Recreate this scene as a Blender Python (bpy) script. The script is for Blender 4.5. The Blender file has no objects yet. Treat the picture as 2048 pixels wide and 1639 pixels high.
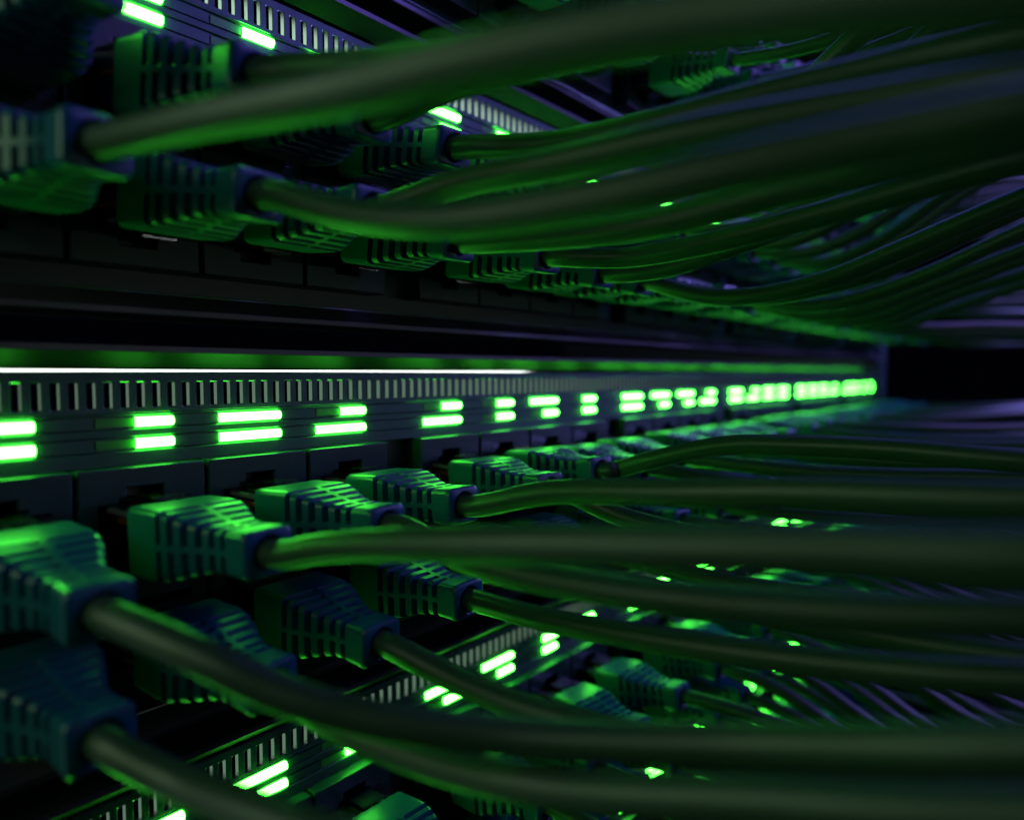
import bpy, bmesh, math, random
from mathutils import Vector, Matrix

# ------------------------------------------------------------------ units
P = 0.01288            # one port pitch of the switches, in metres
CX = 1.568             # where the first visible port starts along the rack (pitches)
D = 5.9133             # distance from the camera to the face plates (pitches)
H = 3.4524             # height of one switch, 1U (pitches)
GAP = 0.4556           # extra space after every fourth port (pitches)
NPORT = 24
rnd = random.Random(7)
S = bpy.context.scene
COL = S.collection

# ------------------------------------------------------------------ camera
cam = bpy.data.cameras.new('camera')
cam.lens = 24.05; cam.sensor_width = 36.0
cam.clip_start = 0.001; cam.clip_end = 50
cam.dof.use_dof = True
cam.dof.focus_distance = 6.4*P
cam.dof.aperture_fstop = 14.5
co = bpy.data.objects.new('camera', cam); COL.objects.link(co)
yaw, pit = 0.7003, 0.0541
fwd = Vector((math.cos(pit)*math.cos(yaw), math.cos(pit)*math.sin(yaw), -math.sin(pit)))
co.rotation_euler = fwd.to_track_quat('-Z', 'Y').to_euler()
S.camera = co

# ------------------------------------------------------------------ world, lamps, exposure
w = bpy.data.worlds.new('World'); S.world = w; w.use_nodes = True
bg = w.node_tree.nodes['Background']
bg.inputs[0].default_value = (0.10, 0.12, 0.30, 1); bg.inputs[1].default_value = 0.004
S.view_settings.view_transform = 'Standard'; S.view_settings.look = 'None'
S.view_settings.exposure = 0; S.view_settings.gamma = 1
S.cycles.max_bounces = 6; S.cycles.diffuse_bounces = 3; S.cycles.glossy_bounces = 3
S.cycles.transmission_bounces = 5; S.cycles.transparent_max_bounces = 6
S.cycles.sample_clamp_indirect = 2.0; S.cycles.caustics_reflective = False; S.cycles.caustics_refractive = False

def lamp(name, loc, target, sx, sy, radiance, color):
    l = bpy.data.lights.new(name, 'AREA'); l.shape = 'RECTANGLE'
    l.size = sx*P; l.size_y = sy*P; l.color = color
    l.energy = radiance*math.pi*sx*sy*P*P
    o = bpy.data.objects.new(name, l); COL.objects.link(o)
    o.location = Vector(loc)*P
    o.rotation_euler = (Vector(target)-Vector(loc)).to_track_quat('-Z', 'Y').to_euler()
    return o
lamp('pale_lamp_front', (-10, 0, 6), (4, 4, 0), 6, 6, 1.6, (0.72, 1.0, 0.72))
lamp('pale_lamp_side', (-9, 7.5, 3), (3, 2, 0), 7, 6, 1.9, (0.66, 1.0, 0.52))
lamp('pale_lamp_behind', (-6.5, 16, -5), (3, 6, -2), 14, 24, 0.55, (0.66, 1.0, 0.74))
lamp('pale_lamp_behind_high', (-6.5, 16, 9.5), (3, 6, 3), 14, 6, 1.9, (0.70, 1.0, 0.80))
lamp('violet_lamp_front', (19, -7, 11.5), (12, 5.9, 3), 20, 8, 4.2, (0.30, 0.17, 1.0))
lamp('blue_lamp_top', (17, 3, 15), (13, 4, 0), 26, 9, 2.6, (0.17, 0.16, 1.0))
lamp('violet_lamp_right', (31, -9, 6.5), (27, 1, 0), 8, 7, 30.0, (0.27, 0.22, 1.0))
lamp('white_lamp', (14, -8, 0.12), (14, 5.9, 0.05), 21, 0.35, 4.0, (0.9, 1.0, 0.95))

# ------------------------------------------------------------------ materials
def mat(name, base, rough=0.5, metal=0.0, spec=0.5, noise=0.0, nscale=900, bump=0.0, emit=None, es=0, trans=0, ior=1.45):
    m = bpy.data.materials.new(name); m.use_nodes = True
    nt = m.node_tree; b = nt.nodes['Principled BSDF']
    b.inputs['Base Color'].default_value = (*base, 1)
    b.inputs['Roughness'].default_value = rough
    b.inputs['Metallic'].default_value = metal
    b.inputs['Specular IOR Level'].default_value = spec
    b.inputs['IOR'].default_value = ior
    b.inputs['Transmission Weight'].default_value = trans
    if emit:
        b.inputs['Emission Color'].default_value = (*emit, 1); b.inputs['Emission Strength'].default_value = es
    if noise or bump:
        tc = nt.nodes.new('ShaderNodeTexCoord'); n = nt.nodes.new('ShaderNodeTexNoise')
        n.inputs['Scale'].default_value = nscale; n.inputs['Detail'].default_value = 5
        nt.links.new(tc.outputs['Object'], n.inputs['Vector'])
        if noise:
            r = nt.nodes.new('ShaderNodeMapRange')
            r.inputs['To Min'].default_value = rough-noise; r.inputs['To Max'].default_value = rough+noise
            nt.links.new(n.outputs['Fac'], r.inputs['Value']); nt.links.new(r.outputs[0], b.inputs['Roughness'])
        if bump:
            n2 = nt.nodes.new('ShaderNodeTexNoise'); n2.inputs['Scale'].default_value = nscale*8; n2.inputs['Detail'].default_value = 3
            nt.links.new(tc.outputs['Object'], n2.inputs['Vector'])
            bp = nt.nodes.new('ShaderNodeBump'); bp.inputs['Strength'].default_value = bump; bp.inputs['Distance'].default_value = 0.00005
            nt.links.new(n2.outputs['Fac'], bp.inputs['Height']); nt.links.new(bp.outputs[0], b.inputs['Normal'])
    return m
M = {
 'panel': mat('painted_metal', (0.04, 0.082, 0.074), 0.42, 0.5, 0.5, 0.10, 300, 0.25),  # green tint in the base stands in for the lamps' bloom
 'lip': mat('lip_metal', (0.07, 0.07, 0.08), 0.38, 0.5, 0.5, 0.08, 300),
 'bezel': mat('glossy_bezel', (0.012, 0.014, 0.014), 0.46, 0.0, 0.22, 0.06, 300),
 'cut': mat('cut_edge', (0.42, 0.45, 0.43), 0.28, 1.0),
 'glint': mat('polished_glint', (0.9, 0.92, 0.9), 0.06, 1.0),
 'bead': mat('satin_glint', (0.35, 0.42, 0.38), 0.3, 1.0),
 'port': mat('port_plastic', (0.012, 0.045, 0.036), 0.34, 0.0, 0.5, 0.08, 400, 0.15),
 'hole': mat('inner_black', (0.006, 0.007, 0.008), 0.6),
 'body': mat('chassis_steel', (0.02, 0.02, 0.022), 0.5, 0.5),
 'led_on': mat('led_lit', (0.02, 0.3, 0.03), 0.4, emit=(0.068, 1.0, 0.052), es=30),
 'led_off': mat('led_unlit', (0.03, 0.22, 0.03), 0.35),
 'boot': mat('teal_rubber', (0.004, 0.080, 0.118), 0.34, 0, 0.5, 0.04, 500, 0.05),
 'jacket': mat('cable_jacket', (0.021, 0.048, 0.026), 0.40, 0, 0.5, 0.06, 300, 0.1),
 'clear': mat('clear_plastic', (0.9, 0.9, 0.95), 0.08, trans=1.0, ior=1.4),
 'white': mat('white_wire', (0.38, 0.36, 0.42), 0.3), 'orange': mat('orange_wire', (0.6, 0.14, 0.03), 0.4),
 'blue': mat('blue_wire', (0.02, 0.05, 0.5), 0.4), 'green': mat('green_wire', (0.03, 0.3, 0.05), 0.4),
 'brown': mat('brown_wire', (0.2, 0.09, 0.05), 0.4),
 'gold': mat('gold_contact', (0.8, 0.6, 0.25), 0.3, 1.0),
}

nt = M['clear'].node_tree
for n in list(nt.nodes):
    if n.type == 'BSDF_PRINCIPLED': nt.nodes.remove(n)
tr = nt.nodes.new('ShaderNodeBsdfTransparent'); tr.inputs[0].default_value = (0.88, 0.88, 0.92, 1)
gl = nt.nodes.new('ShaderNodeBsdfGlossy'); gl.inputs['Roughness'].default_value = 0.12
fr = nt.nodes.new('ShaderNodeFresnel'); fr.inputs[0].default_value = 2.1
mx = nt.nodes.new('ShaderNodeMixShader')
nt.links.new(fr.outputs[0], mx.inputs[0]); nt.links.new(tr.outputs[0], mx.inputs[1]); nt.links.new(gl.outputs[0], mx.inputs[2])
nt.links.new(mx.outputs[0], nt.nodes['Material Output'].inputs['Surface'])

# ------------------------------------------------------------------ helpers
def mesh(name, verts, faces, mats, smooth=False, mi=None, sharp=None):
    me = bpy.data.meshes.new(name)
    me.from_pydata([Vector(v)*P for v in verts], [], faces)
    for m in mats: me.materials.append(M[m])
    if mi: me.polygons.foreach_set('material_index', mi)
    if smooth: me.polygons.foreach_set('use_smooth', [True]*len(me.polygons))
    me.update()
    if sharp is not None: me.set_sharp_from_angle(angle=math.radians(sharp))
    return me
def ob(name, me, parent=None, loc=(0, 0, 0), rot=(0, 0, 0)):
    o = bpy.data.objects.new(name, me); COL.objects.link(o)
    o.location = Vector(loc)*P; o.rotation_euler = rot
    if parent: o.parent = parent
    return o
def box(x0, x1, y0, y1, z0, z1, V, F):
    n = len(V)
    V += [(x0,y0,z0),(x1,y0,z0),(x1,y1,z0),(x0,y1,z0),(x0,y0,z1),(x1,y0,z1),(x1,y1,z1),(x0,y1,z1)]
    F += [(n,n+3,n+2,n+1),(n+4,n+5,n+6,n+7),(n,n+1,n+5,n+4),(n+1,n+2,n+6,n+5),(n+2,n+3,n+7,n+6),(n+3,n,n+4,n+7)]
def bevel(o, wd, seg=2, ang=40):
    b = o.modifiers.new('bevel', 'BEVEL'); b.width = wd*P; b.segments = seg; b.limit_method = 'ANGLE'; b.angle_limit = math.radians(ang)
def tag(o, label=None, cat=None, group=None, kind=None):
    if label: o['label'] = label
    if cat: o['category'] = cat
    if group: o['group'] = group
    if kind: o['kind'] = kind
def prism(profile, x0, x1):
    """closed (y,z) outline extruded along x"""
    n = len(profile)
    V = [(x0, y, z) for y, z in profile]+[(x1, y, z) for y, z in profile]
    F = [(i, (i+1) % n, n+(i+1) % n, n+i) for i in range(n)]
    F += [tuple(range(n-1, -1, -1)), tuple(range(n, 2*n))]
    return V, F
def portx(i): return i+GAP*(i//4)      # right end of the lamp pair of port i, from CX
XL, XR = -1.75, portx(NPORT-1)+0.75    # extents of a front plate

# ------------------------------------------------------------------ the switch, built once in its own space
# own space: origin at (CX, D, 0): x along the rack, y into the rack, z up (top edge of the face plate at 0)
def grid_plate(name, xs, zs, hole, t, mats):
    """plate in the xz plane with holes, extruded t into +y"""
    V = []; F = []; nx, nz = len(xs), len(zs)
    idx = lambda a, b, k: k*nx*nz+a*nz+b
    for k in (0, 1):
        for x in xs:
            for z in zs: V.append((x, t*k, z))
    H_ = [[hole(a, b) for b in range(nz-1)] for a in range(nx-1)]
    solid = lambda a, b: 0 <= a < nx-1 and 0 <= b < nz-1 and not H_[a][b]
    for a in range(nx-1):
        for b in range(nz-1):
            if H_[a][b]: continue
            F.append((idx(a,b,0), idx(a+1,b,0), idx(a+1,b+1,0), idx(a,b+1,0)))
            F.append((idx(a,b,1), idx(a,b+1,1), idx(a+1,b+1,1), idx(a+1,b,1)))
            if not solid(a-1,b): F.append((idx(a,b,0), idx(a,b+1,0), idx(a,b+1,1), idx(a,b,1)))
            if not solid(a+1,b): F.append((idx(a+1,b,0), idx(a+1,b,1), idx(a+1,b+1,1), idx(a+1,b+1,0)))
            if not solid(a,b-1): F.append((idx(a,b,0), idx(a,b,1), idx(a+1,b,1), idx(a+1,b,0)))
            if not solid(a,b+1): F.append((idx(a,b+1,0), idx(a+1,b+1,0), idx(a+1,b+1,1), idx(a,b+1,1)))
    mi = None
    if len(mats) > 1:
        mi = [0 if abs(sum(V[q][1] for q in f)/4-0) < 1e-6 or abs(sum(V[q][1] for q in f)/4-t) < 1e-6 else 1 for f in F]
    return mesh(name, V, F, mats, False, mi)

# vented strip with its slots
SP = 0.1217
xs = [XL]; k = 0; holes = set(); x = -0.132-SP*12
while x < XR-0.15:
    holes.add(len(xs)); xs += [x, x+0.060]; x += SP
xs.append(XR)
zs = [-0.325, -0.282, -0.076, 0.0]
me_vent = grid_plate('vent_strip', xs, zs, lambda a, b: a in holes and b == 1, 0.066, ['panel', 'cut'])
# lamp field: two sunk channels, each with a filler bar
def lamp_field():
    prof = [(0, -0.325), (0, -0.340), (0.022, -0.342), (0.022, -0.453), (0, -0.455), (0, -0.512), (0.022, -0.514), (0.022, -0.631), (0, -0.633),
            (0, -0.744), (0.12, -0.744), (0.12, -0.325)]
    return prism(prof, XL, XR)
V, F = lamp_field(); me_field = mesh('lamp_field', V, F, ['panel'])
V, F = [], []
for i in range(-1, NPORT):
    if i < 0: a0, a1 = XL, 0.405-1
    xr = portx(i) if i >= 0 else -1.0
    xn = (portx(i+1) if i < NPORT-1 else XR+0.595)-0.595
    if i == -1: xr = XL; xn = portx(0)-0.595
    for z0, z1 in ((-0.441, -0.356), (-0.618, -0.527)):
        box(xr+0.012, xn-0.012, 0.004, 0.03, z0, z1, V, F)
me_fill = mesh('filler_bar', V, F, ['panel'])
V, F = prism([(0.022, -0.0385), (-0.004, -0.0385), (-0.020, -0.031), (-0.030, -0.016), (-0.033, 0.0), (-0.030, 0.016), (-0.020, 0.031), (-0.004, 0.0385), (0.022, 0.0385)], -0.146, 0.146)
me_led = {'led_on': mesh('indicator_lit', V, F, ['led_on']), 'led_off': None}
V, F = [], []; box(-0.146, 0.146, 0.006, 0.022, -0.036, 0.036, V, F)
me_led['led_off'] = mesh('indicator_dark', V, F, ['led_off'])
# back plate beside and behind the port blocks
V, F = [], []; box(XL, XR, 0.12, 0.16, -2.80, -0.741, V, F); me_back = mesh('back_plate', V, F, ['port'])
# sloping bezel and lips
prof = [(0.0, 0.036), (-0.162, 0.166), (-0.162, 0.215), (-0.15, 0.222), (0.6, 0.222), (0.6, 0.206), (-0.13, 0.2), (-0.13, 0.18), (0.03, 0.05)]
V, F = prism(prof, XL, XR); me_top = mesh('top_bezel', V, F, ['bezel'])
prof = [(-0.010, 0.009), (0.02, 0.009), (0.02, 0.027), (-0.010, 0.027)]
V, F = prism(prof, XL, XR); me_glint = mesh('glint_strip', V, F, ['glint'])  # mirror strip added to give the plate edge its white highlight
zb = -2.80
bd = [(-0.014+0.013*math.cos(k*math.pi/6), zb-0.004+0.013*math.sin(k*math.pi/6)) for k in range(12)]
V, F = prism(bd, XL, XR); me_bead = mesh('glint_bead', V, F, ['bead'])  # bright bead added so the bottom edge catches a thin highlight
prof = [(0.16, zb), (-0.02, zb), (-0.03, zb-0.012), (-0.162, zb-0.135), (-0.162, zb-0.187), (-0.15, zb-0.195), (0.6, zb-0.195), (0.6, zb-0.175), (-0.12, zb-0.172), (0.16, zb-0.02)]
V, F = prism(prof, XL, XR); me_bot = mesh('bottom_bezel', V, F, ['lip'])
V, F = [], []
box(XR+0.002, XR+0.04, -0.1, 14, zb-0.195, 0.222, V, F); me_body = mesh('side_wall', V, F, ['body'])
# lip faces in plain metal
V, F = [], []; box(XL, XR, -0.170, -0.1625, 0.168, 0.214, V, F); me_lip1 = mesh('front_lip', V, F, ['lip'])

# one port column: two openings, notch outward
def port_column():
    zt, zbm = -0.746, -2.62
    X = [-0.4825, -0.345, -0.20, -0.14, 0.14, 0.20, 0.345, 0.4825]
    Z = [zbm, -2.46, -2.38, -2.335, -1.82, -1.53, -1.03, -0.985, -0.905, zt]
    cells = set()
    for a in range(1, 6):
        cells.add((a, 3)); cells.add((a, 5))
    for a in range(2, 5): cells.add((a, 2)); cells.add((a, 6))
    for a in range(3, 4): cells.add((a, 1)); cells.add((a, 7))
    # Z intervals: 0 bottom rim,1 notch,2 step,3 opening2,4 bar,5 opening1,6 step,7 notch,8 rim
    me = grid_plate('port_column', X, Z, lambda a, b: (a, b) in cells, 0.255, ['port'])
    return me
me_port = port_column()
V, F = [], []
box(-0.36, 0.36, 0.95, 0.97, -2.55, -0.85, V, F)
box(-0.36, -0.346, 0.256, 0.95, -2.55, -0.85, V, F); box(0.346, 0.36, 0.256, 0.95, -2.55, -0.85, V, F)
me_well = mesh('port_well', V, F, ['hole'])
# gold contacts inside the openings
V, F = [], []
for zc, s in ((-1.50, 1), (-1.86, -1)):
    for kk in range(8):
        xx = -0.22+kk*0.063
        box(xx-0.012, xx+0.012, 0.28, 0.9, zc-0.012, zc+0.012, V, F)
me_cont = mesh('contact', V, F, ['gold'])

U_NAMES = {2: 'topmost', 1: 'upper', 0: 'middle', -1: 'lower', -2: 'lowest'}
# (port, row) -> left lit, right lit
LIT = {0: {}, 1: {}, -1: {}}
def L(u, i, top, low): LIT[u][(i, 0)] = top; LIT[u][(i, 1)] = low
for i, t, l in ((0,'11','11'),(1,'01','01'),(2,'11','11'),(3,'01','11'),(4,'01','11'),(5,'01','01'),(6,'11','01'),(7,'01','01'),(8,'11','11'),
                (9,'11','01'),(10,'11','01'),(11,'01','11'),(12,'11','11'),(13,'01','11'),(14,'11','11'),(15,'11','11'),(16,'11','11'),(17,'11','11'),(18,'11','11'),(19,'01','11')): L(0, i, t, l)
for i, t, l in ((0,'01','01'),(1,'01','01'),(2,'01','01'),(3,'11','01'),(4,'11','01'),(5,'01','01')): L(1, i, t, l)
for i, t, l in ((0,'01','11'),(1,'01','11'),(2,'11','01'),(3,'01','01'),(4,'11','01'),(5,'11','01'),(6,'01','01'),(7,'01','01'),(8,'01','01'),(9,'11','11'),(10,'11','01'),(11,'11','11'),(12,'11','11'),(13,'11','11'),(14,'11','11')): L(-1, i, t, l)

for u in (2, 1, 0, -1, -2):
    sw = bpy.data.objects.new('network_switch', None); COL.objects.link(sw)
    sw.location = Vector((CX, D, u*H))*P
    lab = {2: 'topmost rack switch, dark and mostly hidden above the thick cables',
           1: 'upper rack switch with violet-lit slotted front, above the middle one',
           0: 'middle rack switch with thin white line above its slots and full row of lamps',
           -1: 'lower rack switch seen from above, its lamps running diagonally under the cables',
           -2: 'lowest rack switch, only glimpsed between cables at the bottom'}[u]
    tag(sw, lab, 'network switch', 'switches stacked in the rack')
    o = ob('vent_strip', me_vent, sw); bevel(o, 0.006, 1)
    o = ob('lamp_field', me_field, sw); bevel(o, 0.004, 1, 50)
    o = ob('filler_bar', me_fill, sw)
    ob('back_plate', me_back, sw)
    o = ob('top_bezel', me_top, sw); ob('front_lip', me_lip1, sw); 
    if u == 0: ob('glint_strip', me_glint, sw)
    o = ob('bottom_bezel', me_bot, sw); bevel(o, 0.008, 2, 20)
    ob('side_wall', me_body, sw); ob('glint_bead', me_bead, sw)
    for i in range(NPORT):
        pc = ob('port_column', me_port, sw, (portx(i)-0.29, -0.138, 0)); bevel(pc, 0.012, 2)
        ob('port_well', me_well, pc); ob('contact', me_cont, pc)
        for row, zc in ((0, -0.398), (1, -0.5725)):
            st = LIT.get(u, {}).get((i, row))
            if st is None: st = rnd.choice(['11', '01', '01', '11'])
            for s in (0, 1):
                on = st[s] == '1'
                l = ob('indicator_light', me_led['led_on' if on else 'led_off'], sw, (portx(i)-(0.446 if s == 0 else 0.149), 0, zc))
                l['label'] = 'glowing green lamp' if on else 'unlit dark green lamp'

# ------------------------------------------------------------------ rack posts
for s, xx in ((0, XL-0.95), (1, XR+0.06)):
    pv, pf = [], []
    XX = [0, 0.28, 0.52, 0.85]; ZZ = [-9.5]; hz = []
    z = -9.3
    while z < 9.6:
        hz.append(len(ZZ)); ZZ += [z, z+0.62]; z += H/3
    ZZ.append(10.4)
    me = grid_plate('rack_post', XX, ZZ, lambda a, b: a == 1 and b in hz, 0.12, ['panel'])
    # flange running back
    o = ob('rack_post', me, None, (CX+xx, D-0.10, 0))
    bevel(o, 0.01, 1)
    fv, ff = [], []; box(0, 0.1, 0.125, 6, -9.5, 10.4, fv, ff)
    fl = ob('flange', mesh('flange', fv, ff, ['panel']), o)
    tag(o, ['square-holed rack post left of the switches, at the near end', 'square-holed rack post at the far right end of the switches'][s], 'rack post', 'rack posts')

# ------------------------------------------------------------------ boot
def lerp(a, b, t): return a+(b-a)*t
def interp(tab, x):
    for (x0, y0), (x1, y1) in zip(tab, tab[1:]):
        if x <= x1:
            t = (x-x0)/(x1-x0); t = max(0, t); t = t*t*(3-2*t) if len(tab) > 2 else t
            return lerp(y0, y1, t)
    return tab[-1][1]
def boot_mesh(name, row, lod=0):
    WT = [(0.50, 0.335), (0.93, 0.335), (1.56, 0.183), (1.66, 0.182), (1.85, 0.192)]
    HT = [(0.50, 0.262), (0.88, 0.262), (1.52, 0.155), (1.66, 0.154), (1.85, 0.162)]
    ups = 0.0
    slots = [(0.965+k*0.118, 0.965+k*0.118+0.048) for k in range(6)]
    e = 0.007
    ys = [(0.50, -0.06), (0.502, -0.03), (0.515, -0.010), (0.545, 0.0), (0.62, 0), (0.72, 0), (0.82, 0), (0.90, 0)]
    for a, b in slots: ys += [(a-e, 0), (a+e, 1), (b-e, 1), (b+e, 0)]
    ys += [(1.74, 0), (1.80, 0), (1.825, -0.002), (1.842, -0.010), (1.85, -0.024)]
    # angular parameter: rounded rectangle points
    def ring(hw, hh, r):
        pts = []; r = min(r, hh*0.9)
        N = 6
        cor = [(hw-r, hh-r, 0), (-(hw-r), hh-r, 90), (-(hw-r), -(hh-r), 180), (hw-r, -(hh-r), 270)]
        for ci, (cx, cz, a0) in enumerate(cor):
            for k in range(N+1):
                a = math.radians(a0+90*k/N); pts.append((cx+r*math.cos(a), cz+r*math.sin(a), 1))
            # straight run to the next corner: spine half width sw
            sw = 0.026
            nx, nz, _ = cor[(ci+1) % 4]; a = math.radians(a0+90)
            p0 = (cx+r*math.cos(a), cz+r*math.sin(a)); p1 = (nx+r*math.cos(a), nz+r*math.sin(a))
            L_ = math.hypot(p1[0]-p0[0], p1[1]-p0[1]); f1 = max(0.02, 0.5-sw/L_); d = e/L_
            for f, fl in ((f1-d, 1), (f1+d, 0), (1-f1-d, 0), (1-f1+d, 1)):
                pts.append((lerp(p0[0], p1[0], f), lerp(p0[1], p1[1], f), fl))
        return pts
    V = []; F = []; n = None
    for y, fl in ys:
        hw = interp(WT, y); hh = interp(HT, y)
        ins = 0.0
        isslot = fl == 1
        if fl < 0: ins = -fl
        pts = ring(hw-ins, hh-ins, 0.052)
        n = len(pts)
        for (px, pz, s) in pts:
            if isslot and s:
                l = math.hypot(px, pz); q = 0.080
                # inset along the inward normal of the rounded box
                ax = px-math.copysign(min(abs(px), max(0, hw-0.052)), px); az = pz-math.copysign(min(abs(pz), max(0, hh-0.052)), pz)
                m = math.hypot(ax, az) or 1
                px -= ax/m*q; pz -= az/m*q
            V.append((px, -(0.5+(y-0.5)*0.95), pz+ups))
    m = len(ys)
    for j in range(m-1):
        for i in range(n):
            a, b = j*n+i, j*n+(i+1) % n
            F.append((a, b, b+n, a+n))
    F.append(tuple(reversed(range(n))))
    # end face with the round cable hole
    base = (m-1)*n
    for rr, yy in ((0.128, 1.7825), (0.118, 1.776), (0.114, 1.66)):
        for (px, pz, s) in [V[base+i][0::2]+(0,) for i in range(n)]:
            a = math.atan2(pz, px); V.append((rr*math.cos(a), -yy, rr*math.sin(a)))
    for j in range(3):
        for i in range(n):
            a, b = base+j*n+i, base+j*n+(i+1) % n
            F.append((a, b, b+n, a+n))
    F.append(tuple(range(base+3*n, base+4*n)))
    return mesh(name, V, F, ['boot'], True, None, 32)
me_boot = boot_mesh('boot', 1)

def connector_mesh():
    V, F = [], []
    box(-0.315, 0.315, -0.56, 0.55, -0.23, 0.235, V, F)
    box(-0.13, 0.13, -0.50, 0.20, 0.27, 0.295, V, F)      # latch tongue
    box(-0.13, 0.13, 0.20, 0.26, 0.22, 0.295, V, F)
    return mesh('connector', V, F, ['clear'])
me_conn = connector_mesh()
def wires_mesh():
    V, F, mi = [], [], []
    cols = [1, 2, 1, 3, 1, 4, 1, 5]
    for k in range(8):
        x = -0.273+0.078*k; z = 0.10 if k % 2 else 0.195
        n = 8; y0, y1 = 0.30, -0.56; b = len(V)
        for yy, dz in ((y0, 0), (-0.15, 0.0), (-0.40, -0.02), (y1, -0.05)):
            for a in range(n):
                t = 2*math.pi*a/n; V.append((x*(1 if yy > -0.2 else 0.9)+0.027*math.cos(t), yy, z+dz+0.027*math.sin(t)))
        for j in range(3):
            for a in range(n):
                F.append((b+j*n+a, b+j*n+(a+1) % n, b+(j+1)*n+(a+1) % n, b+(j+1)*n+a)); mi.append([0, 1, 0, 2, 0, 3, 0, 4][k])
    return mesh('wires', V, F, ['white', 'orange', 'blue', 'green', 'brown'], True, mi)
me_wires = wires_mesh()

def tube(points, r, nseg=18):
    """smooth tube through points (pitches)"""
    V, F = [], []
    pts = [Vector(p) for p in points]
    up = Vector((1, 0, 0))
    for j, p in enumerate(pts):
        t = (pts[min(j+1, len(pts)-1)]-pts[max(j-1, 0)]).normalized()
        a = (up-t*up.dot(t)).normalized(); b = t.cross(a); up = a
        for k in range(nseg):
            w_ = 2*math.pi*k/nseg; V.append(p+(a*math.cos(w_)+b*math.sin(w_))*r)
    n = nseg
    for j in range(len(pts)-1):
        for k in range(n): F.append((j*n+k, j*n+(k+1) % n, (j+1)*n+(k+1) % n, (j+1)*n+k))
    F.append(tuple(range(n))); F.append(tuple(reversed(range((len(pts)-1)*n, len(pts)*n))))
    return mesh('cable_jacket', V, F, ['jacket'], True)

def catmull(pts, n=7):
    out = []
    P_ = [pts[0]*2-pts[1]]+pts+[pts[-1]*2-pts[-2]]
    for i in range(1, len(P_)-2):
        a, b, c, d = P_[i-1:i+3]
        ta = max(1e-6, (b-a).length)**0.5; tb = ta+max(1e-6, (c-b).length)**0.5; tc = tb+max(1e-6, (d-c).length)**0.5
        for k in range(n):
            t = lerp(ta, tb, k/n)
            A1 = a*((ta-t)/ta)+b*(t/ta); A2 = b*((tb-t)/(tb-ta))+c*((t-ta)/(tb-ta)); A3 = c*((tc-t)/(tc-tb))+d*((t-tb)/(tc-tb))
            B1 = A1*((tb-t)/tb)+A2*(t/tb); B2 = A2*((tc-t)/(tc-ta))+A3*((t-ta)/(tc-ta))
            out.append(B1*((tb-t)/(tb-ta))+B2*((t-ta)/(tb-ta)))
    out.append(pts[-1]); return out

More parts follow.
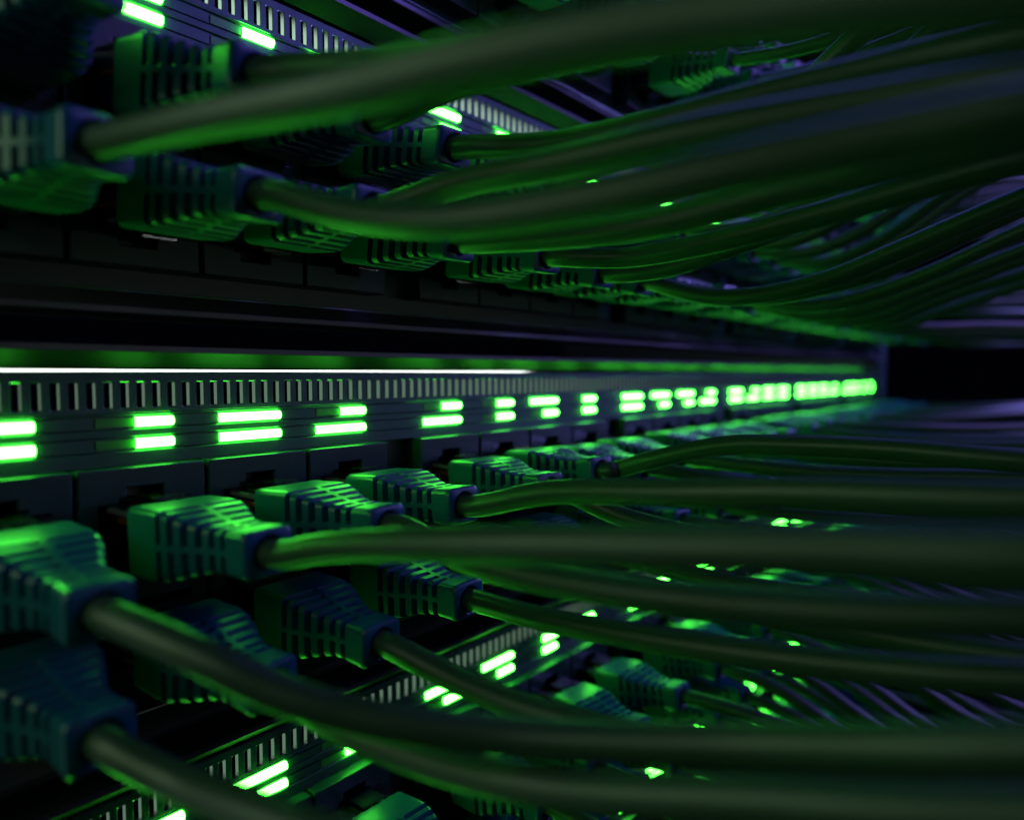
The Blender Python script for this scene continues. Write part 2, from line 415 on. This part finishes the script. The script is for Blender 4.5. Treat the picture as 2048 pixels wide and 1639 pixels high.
# run of each cable that shows on its own: (x from CX, distance out of the face plate, z from the switch top)
RUN = {
 (1,1,2): [(1.867,2.456,-1.48),(1.915,3.653,-1.57),(1.96,4.777,-1.73),(1.995,5.658,-1.93)],
 (1,1,4): [(4.086,2.528,-1.46),(4.086,3.496,-1.494),(4.086,4.469,-1.463),(4.086,5.516,-1.416)],
 (1,1,0): [(0.02,2.5,-1.05),(0.2,3.5,-0.6),(0.35,4.5,-0.3)],
 (1,2,5): [(5.0,2.5,-2.36),(5.0,3.2,-2.22),(5.0,4.0,-2.02),(5.0,5.5,-1.7)],
 (0,1,0): [(0.024,2.484,-1.447),(0.269,2.822,-1.624),(0.587,3.18,-1.769),(1.078,3.77,-1.861),(1.453,4.67,-1.734),(1.435,5.781,-1.335)],
 (0,1,1): [(0.905,2.35,-1.08),(0.984,3.329,-0.915),(1.084,4.583,-0.743),(1.139,5.261,-0.651),(1.179,5.772,-0.591)],
 (0,1,2): [(1.876,2.672,-1.326),(1.916,3.678,-1.313),(1.952,4.588,-1.226),(1.998,5.738,-1.031)],
 (0,1,3): [(2.74,2.676,-0.948),(2.74,3.747,-0.827),(2.74,4.586,-0.731),(2.74,5.682,-0.645)],
 (0,1,4): [(4.086,2.563,-1.384),(4.086,3.775,-1.46),(4.086,4.894,-1.417),(4.086,5.627,-1.368)],
 (0,1,5): [(5.006,1.884,-1.089),(5.006,2.321,-0.941),(5.006,3.155,-0.721),(5.006,3.878,-0.672),(5.006,4.701,-0.658),(5.006,5.55,-0.682)],
 (0,2,0): [(-0.052,2.33,-2.127),(0.042,2.919,-2.087),(0.145,3.562,-2.02),(0.265,4.31,-1.875)],
 (0,2,1): [(0.909,2.269,-2.198),(0.993,3.11,-2.192),(1.075,3.933,-2.061),(1.172,4.897,-1.772),(1.262,5.796,-1.487)],
 (0,2,2): [(1.878,2.416,-2.214),(1.919,3.089,-2.248),(1.973,3.998,-2.173),(2.023,4.838,-2.029),(2.079,5.757,-1.772)],
 (0,2,3): [(2.758,2.667,-1.985),(2.783,3.934,-1.874),(2.802,4.878,-1.748),(2.819,5.708,-1.587)],
 (0,2,4): [(4.086,2.838,-2.008),(4.086,3.785,-2.016),(4.086,4.909,-1.978),(4.086,5.644,-1.909)],
 (1,2,0): [(0.002,2.668,-2.264),(0.154,3.616,-2.325),(0.265,4.314,-2.35),(0.375,5.0,-2.415),(0.497,5.763,-2.545)],
 (1,1,1): [(0.889,2.139,-1.595),(0.957,2.989,-1.777),(1.054,4.211,-1.948),(1.121,5.045,-2.108),(1.175,5.714,-2.255)],
 (1,1,3): [(2.74,2.666,-1.689),(2.74,3.53,-1.742),(2.74,4.532,-1.751),(2.74,5.608,-1.815)],
 (1,2,1): [(0.924,2.574,-2.531),(0.985,3.34,-2.658),(1.055,4.216,-2.672),(1.107,4.873,-2.643),(1.148,5.383,-2.633),(1.176,5.726,-2.628)],
 (1,2,2): [(1.86,2.458,-2.152),(1.886,3.311,-2.166),(1.915,4.285,-2.177),(1.937,5.018,-2.219),(1.957,5.669,-2.273)],
 (1,2,3): [(2.74,2.669,-2.402),(2.74,3.539,-2.426),(2.74,4.545,-2.341),(2.74,5.623,-2.268)],
 (1,2,4): [(4.086,2.538,-2.371),(4.086,3.286,-2.344),(4.086,4.123,-2.248),(4.086,5.537,-2.06)],
 (1,2,6): [(5.926,2.44,-2.555),(5.908,3.032,-2.611),(5.885,3.815,-2.507),(5.864,4.491,-2.283),(5.836,5.431,-1.948)],
 (1,2,8): [(8.32,2.809,-2.528),(8.287,3.457,-2.492),(8.244,4.318,-2.247),(8.196,5.289,-1.834)],
}
def project(p):
    """(px, py, depth) on the 2048 frame, only to leave out cables that never show"""
    R = Vector((math.sin(yaw), -math.cos(yaw), 0)); Uv = R.cross(fwd)
    z = p.dot(fwd)
    if z < 0.2: return None
    return (1024+1368.2*p.dot(R)/z, 819.5-1368.2*p.dot(Uv)/z, z)
ORD = ['first','second','third','fourth','fifth','sixth','seventh','eighth','ninth','tenth','eleventh','twelfth','thirteenth','fourteenth','fifteenth',
       'sixteenth','seventeenth','eighteenth','nineteenth','twentieth','twenty-first','twenty-second','twenty-third','twenty-fourth']
PITCHDOWN = {2: 0.15, 1: 0.15, 0: -0.05, -1: -0.10, -2: -0.10}
POSE = {(1,1,0): (0.02,0.09), (1,2,0): (0.076,0.096), (1,1,1): (0.15,0.067), (1,1,3): (0.166,-0.048), (1,2,1): (0.129,0.067), (1,2,2): (0.085,0.02), (1,2,3): (0.146,-0.017),
 (1,2,4): (0.127,-0.13), (1,2,6): (0.158,-0.15), (0,1,0): (0.034,0.06), (0,1,1): (-0.039,0.07), (0,1,2): (-0.041,0.08), (0,1,3): (-0.062,-0.006),
 (0,1,4): (-0.05,-0.11), (0,1,5): (-0.094,-0.13), (0,2,0): (-0.018,0.048), (0,2,1): (0.018,0.08), (0,2,2): (0.012,0.035), (0,2,3): (-0.039,0.027),
 (-1,1,7): (-0.131,-0.059)}
for u in (2, 1, 0, -1, -2):
    for row in (1, 2):
        zp = -1.265 if row == 1 else -2.075
        for i in range(NPORT):
            cxp = portx(i)-0.29
            rr = random.Random(u*1000+row*100+i)
            tilt = PITCHDOWN[u]*(0.0 if (u == 0 and row == 2) else 1)+rr.uniform(-0.02, 0.02)
            if u == 0 and row == 2: tilt = -0.04+rr.uniform(-0.015, 0.015)
            yawj = rr.uniform(-0.02, 0.02)+{0: 0.08, 1: 0.075, 2: 0.05, 3: 0.0, 4: -0.09, 5: -0.12}.get(i, -0.13)
            if (u, row, i) in POSE: tilt, yawj = POSE[(u, row, i)]
            piv = Vector((CX+cxp, D, u*H+zp))
            rot = Matrix.Rotation(yawj, 3, 'Z') @ Matrix.Rotation(tilt, 3, 'X')
            end = piv+rot @ Vector((0, -1.67, 0)); end2 = piv+rot @ Vector((0, -1.90, 0))
            key = (u, row, i)
            if key in RUN:
                pts = [end, end2]+[Vector((CX+a, D-b, u*H+c)) for a, b, c in RUN[key]]
                last = pts[-1]; dirn = (pts[-1]-pts[-2]).normalized()
                dirn = (dirn+Vector((0.25, 0, 0))).normalized()
                pts += [last+dirn*1.3, last+dirn*3.5]
            elif u == 1 and row == 2 and 5 <= i < 13:
                e = end2; j = [rr.uniform(-0.05, 0.05) for _ in range(4)]; q0 = rr.uniform(-0.1, 0.1)
                pts = [end, end2]+[Vector((e.x+q0*dy*0.4, D-1.95-dy, u*H+zz+jj)) for dy, zz, jj in
                    zip((0.7, 1.35, 2.2, 3.3), (-2.56, -2.53, -2.28, -1.88), j)]
                dirn = (pts[-1]-pts[-2]).normalized(); pts += [pts[-1]+dirn*1.5, pts[-1]+dirn*4]
            else:
                if u == 0: A = (-0.02 if i < 16 else 0.25) if row == 1 else (0.10 if i < 16 else 0.3)
                elif u == 1: A = 0.15 if i < 5 else ((1.6 if row == 1 else 0.8) if i < 12 else -0.10)
                elif u == 2: A = 0.35
                elif u == -1: A = -1.6 if 7 < i < 17 else (-0.35 if i < 8 else -1.2)
                else: A = -0.5
                A += rr.uniform(-0.09, 0.09); sag = rr.uniform(0.0, 0.12)
                if u == 1 and i < 13: sag += 0.12
                mx = rr.uniform(-0.10, 0.10)
                bend = rr.uniform(0.55, 0.95) if i >= 13 and u >= 0 else (rr.uniform(0.0, 0.2) if i > 6 else 0)
                z0 = end2.z; pts = [end, end2]
                sl = (end2.z-end.z)/0.24
                for s in (0.7, 1.5, 2.4, 3.4, 4.6, 6.2, 8.0):
                    t = min(1, s/4.2); ss = t*t*(3-2*t)
                    ease = sl*s*max(0, 1-s/2.0)
                    pts.append(Vector((end2.x+mx*s*0.5+bend*s*min(1, s/3), end2.y-s, z0+ease+A*ss*(1+0.25*max(0, (s-4.2)))-sag*math.sin(min(1, s/3)*math.pi))))
            pts = [Vector(p) for p in pts]
            # leave out what the photo shows nothing of
            vis = False
            for p in [piv+rot @ Vector((0, -1.2, 0))]+pts:
                q = project(p)
                if q and -130 < q[0] < 2120 and -110 < q[1] < 1750: vis = True
            if not vis: continue
            root = bpy.data.objects.new('network_cable', None); COL.objects.link(root)
            root.location = piv*P
            side = 'upper' if row == 1 else 'lower'
            tag(root, 'green cable with teal ribbed boot, %s port from left, %s row of the %s switch' % (ORD[i], side, U_NAMES[u]),
                'network cable', 'network cables plugged into the switches')
            q = project(piv); zd = q[2] if q else 5
            bo = ob('boot', me_boot, root); bo.rotation_euler = rot.to_euler()
            wn = bo.modifiers.new('normals', 'WEIGHTED_NORMAL'); wn.keep_sharp = True; wn.weight = 80
            cn = ob('connector', me_conn, root)
            rc = rot @ (Matrix.Rotation(math.pi, 3, 'Y') if row == 2 else Matrix.Identity(3))
            cn.rotation_euler = rc.to_euler()
            ob('wires', me_wires, cn)
            path = catmull(pts, 8 if zd < 10 else 4)
            me = tube([p-piv for p in path], 0.098, 20 if zd < 10 else 10)
            ob('cable_jacket', me, root)
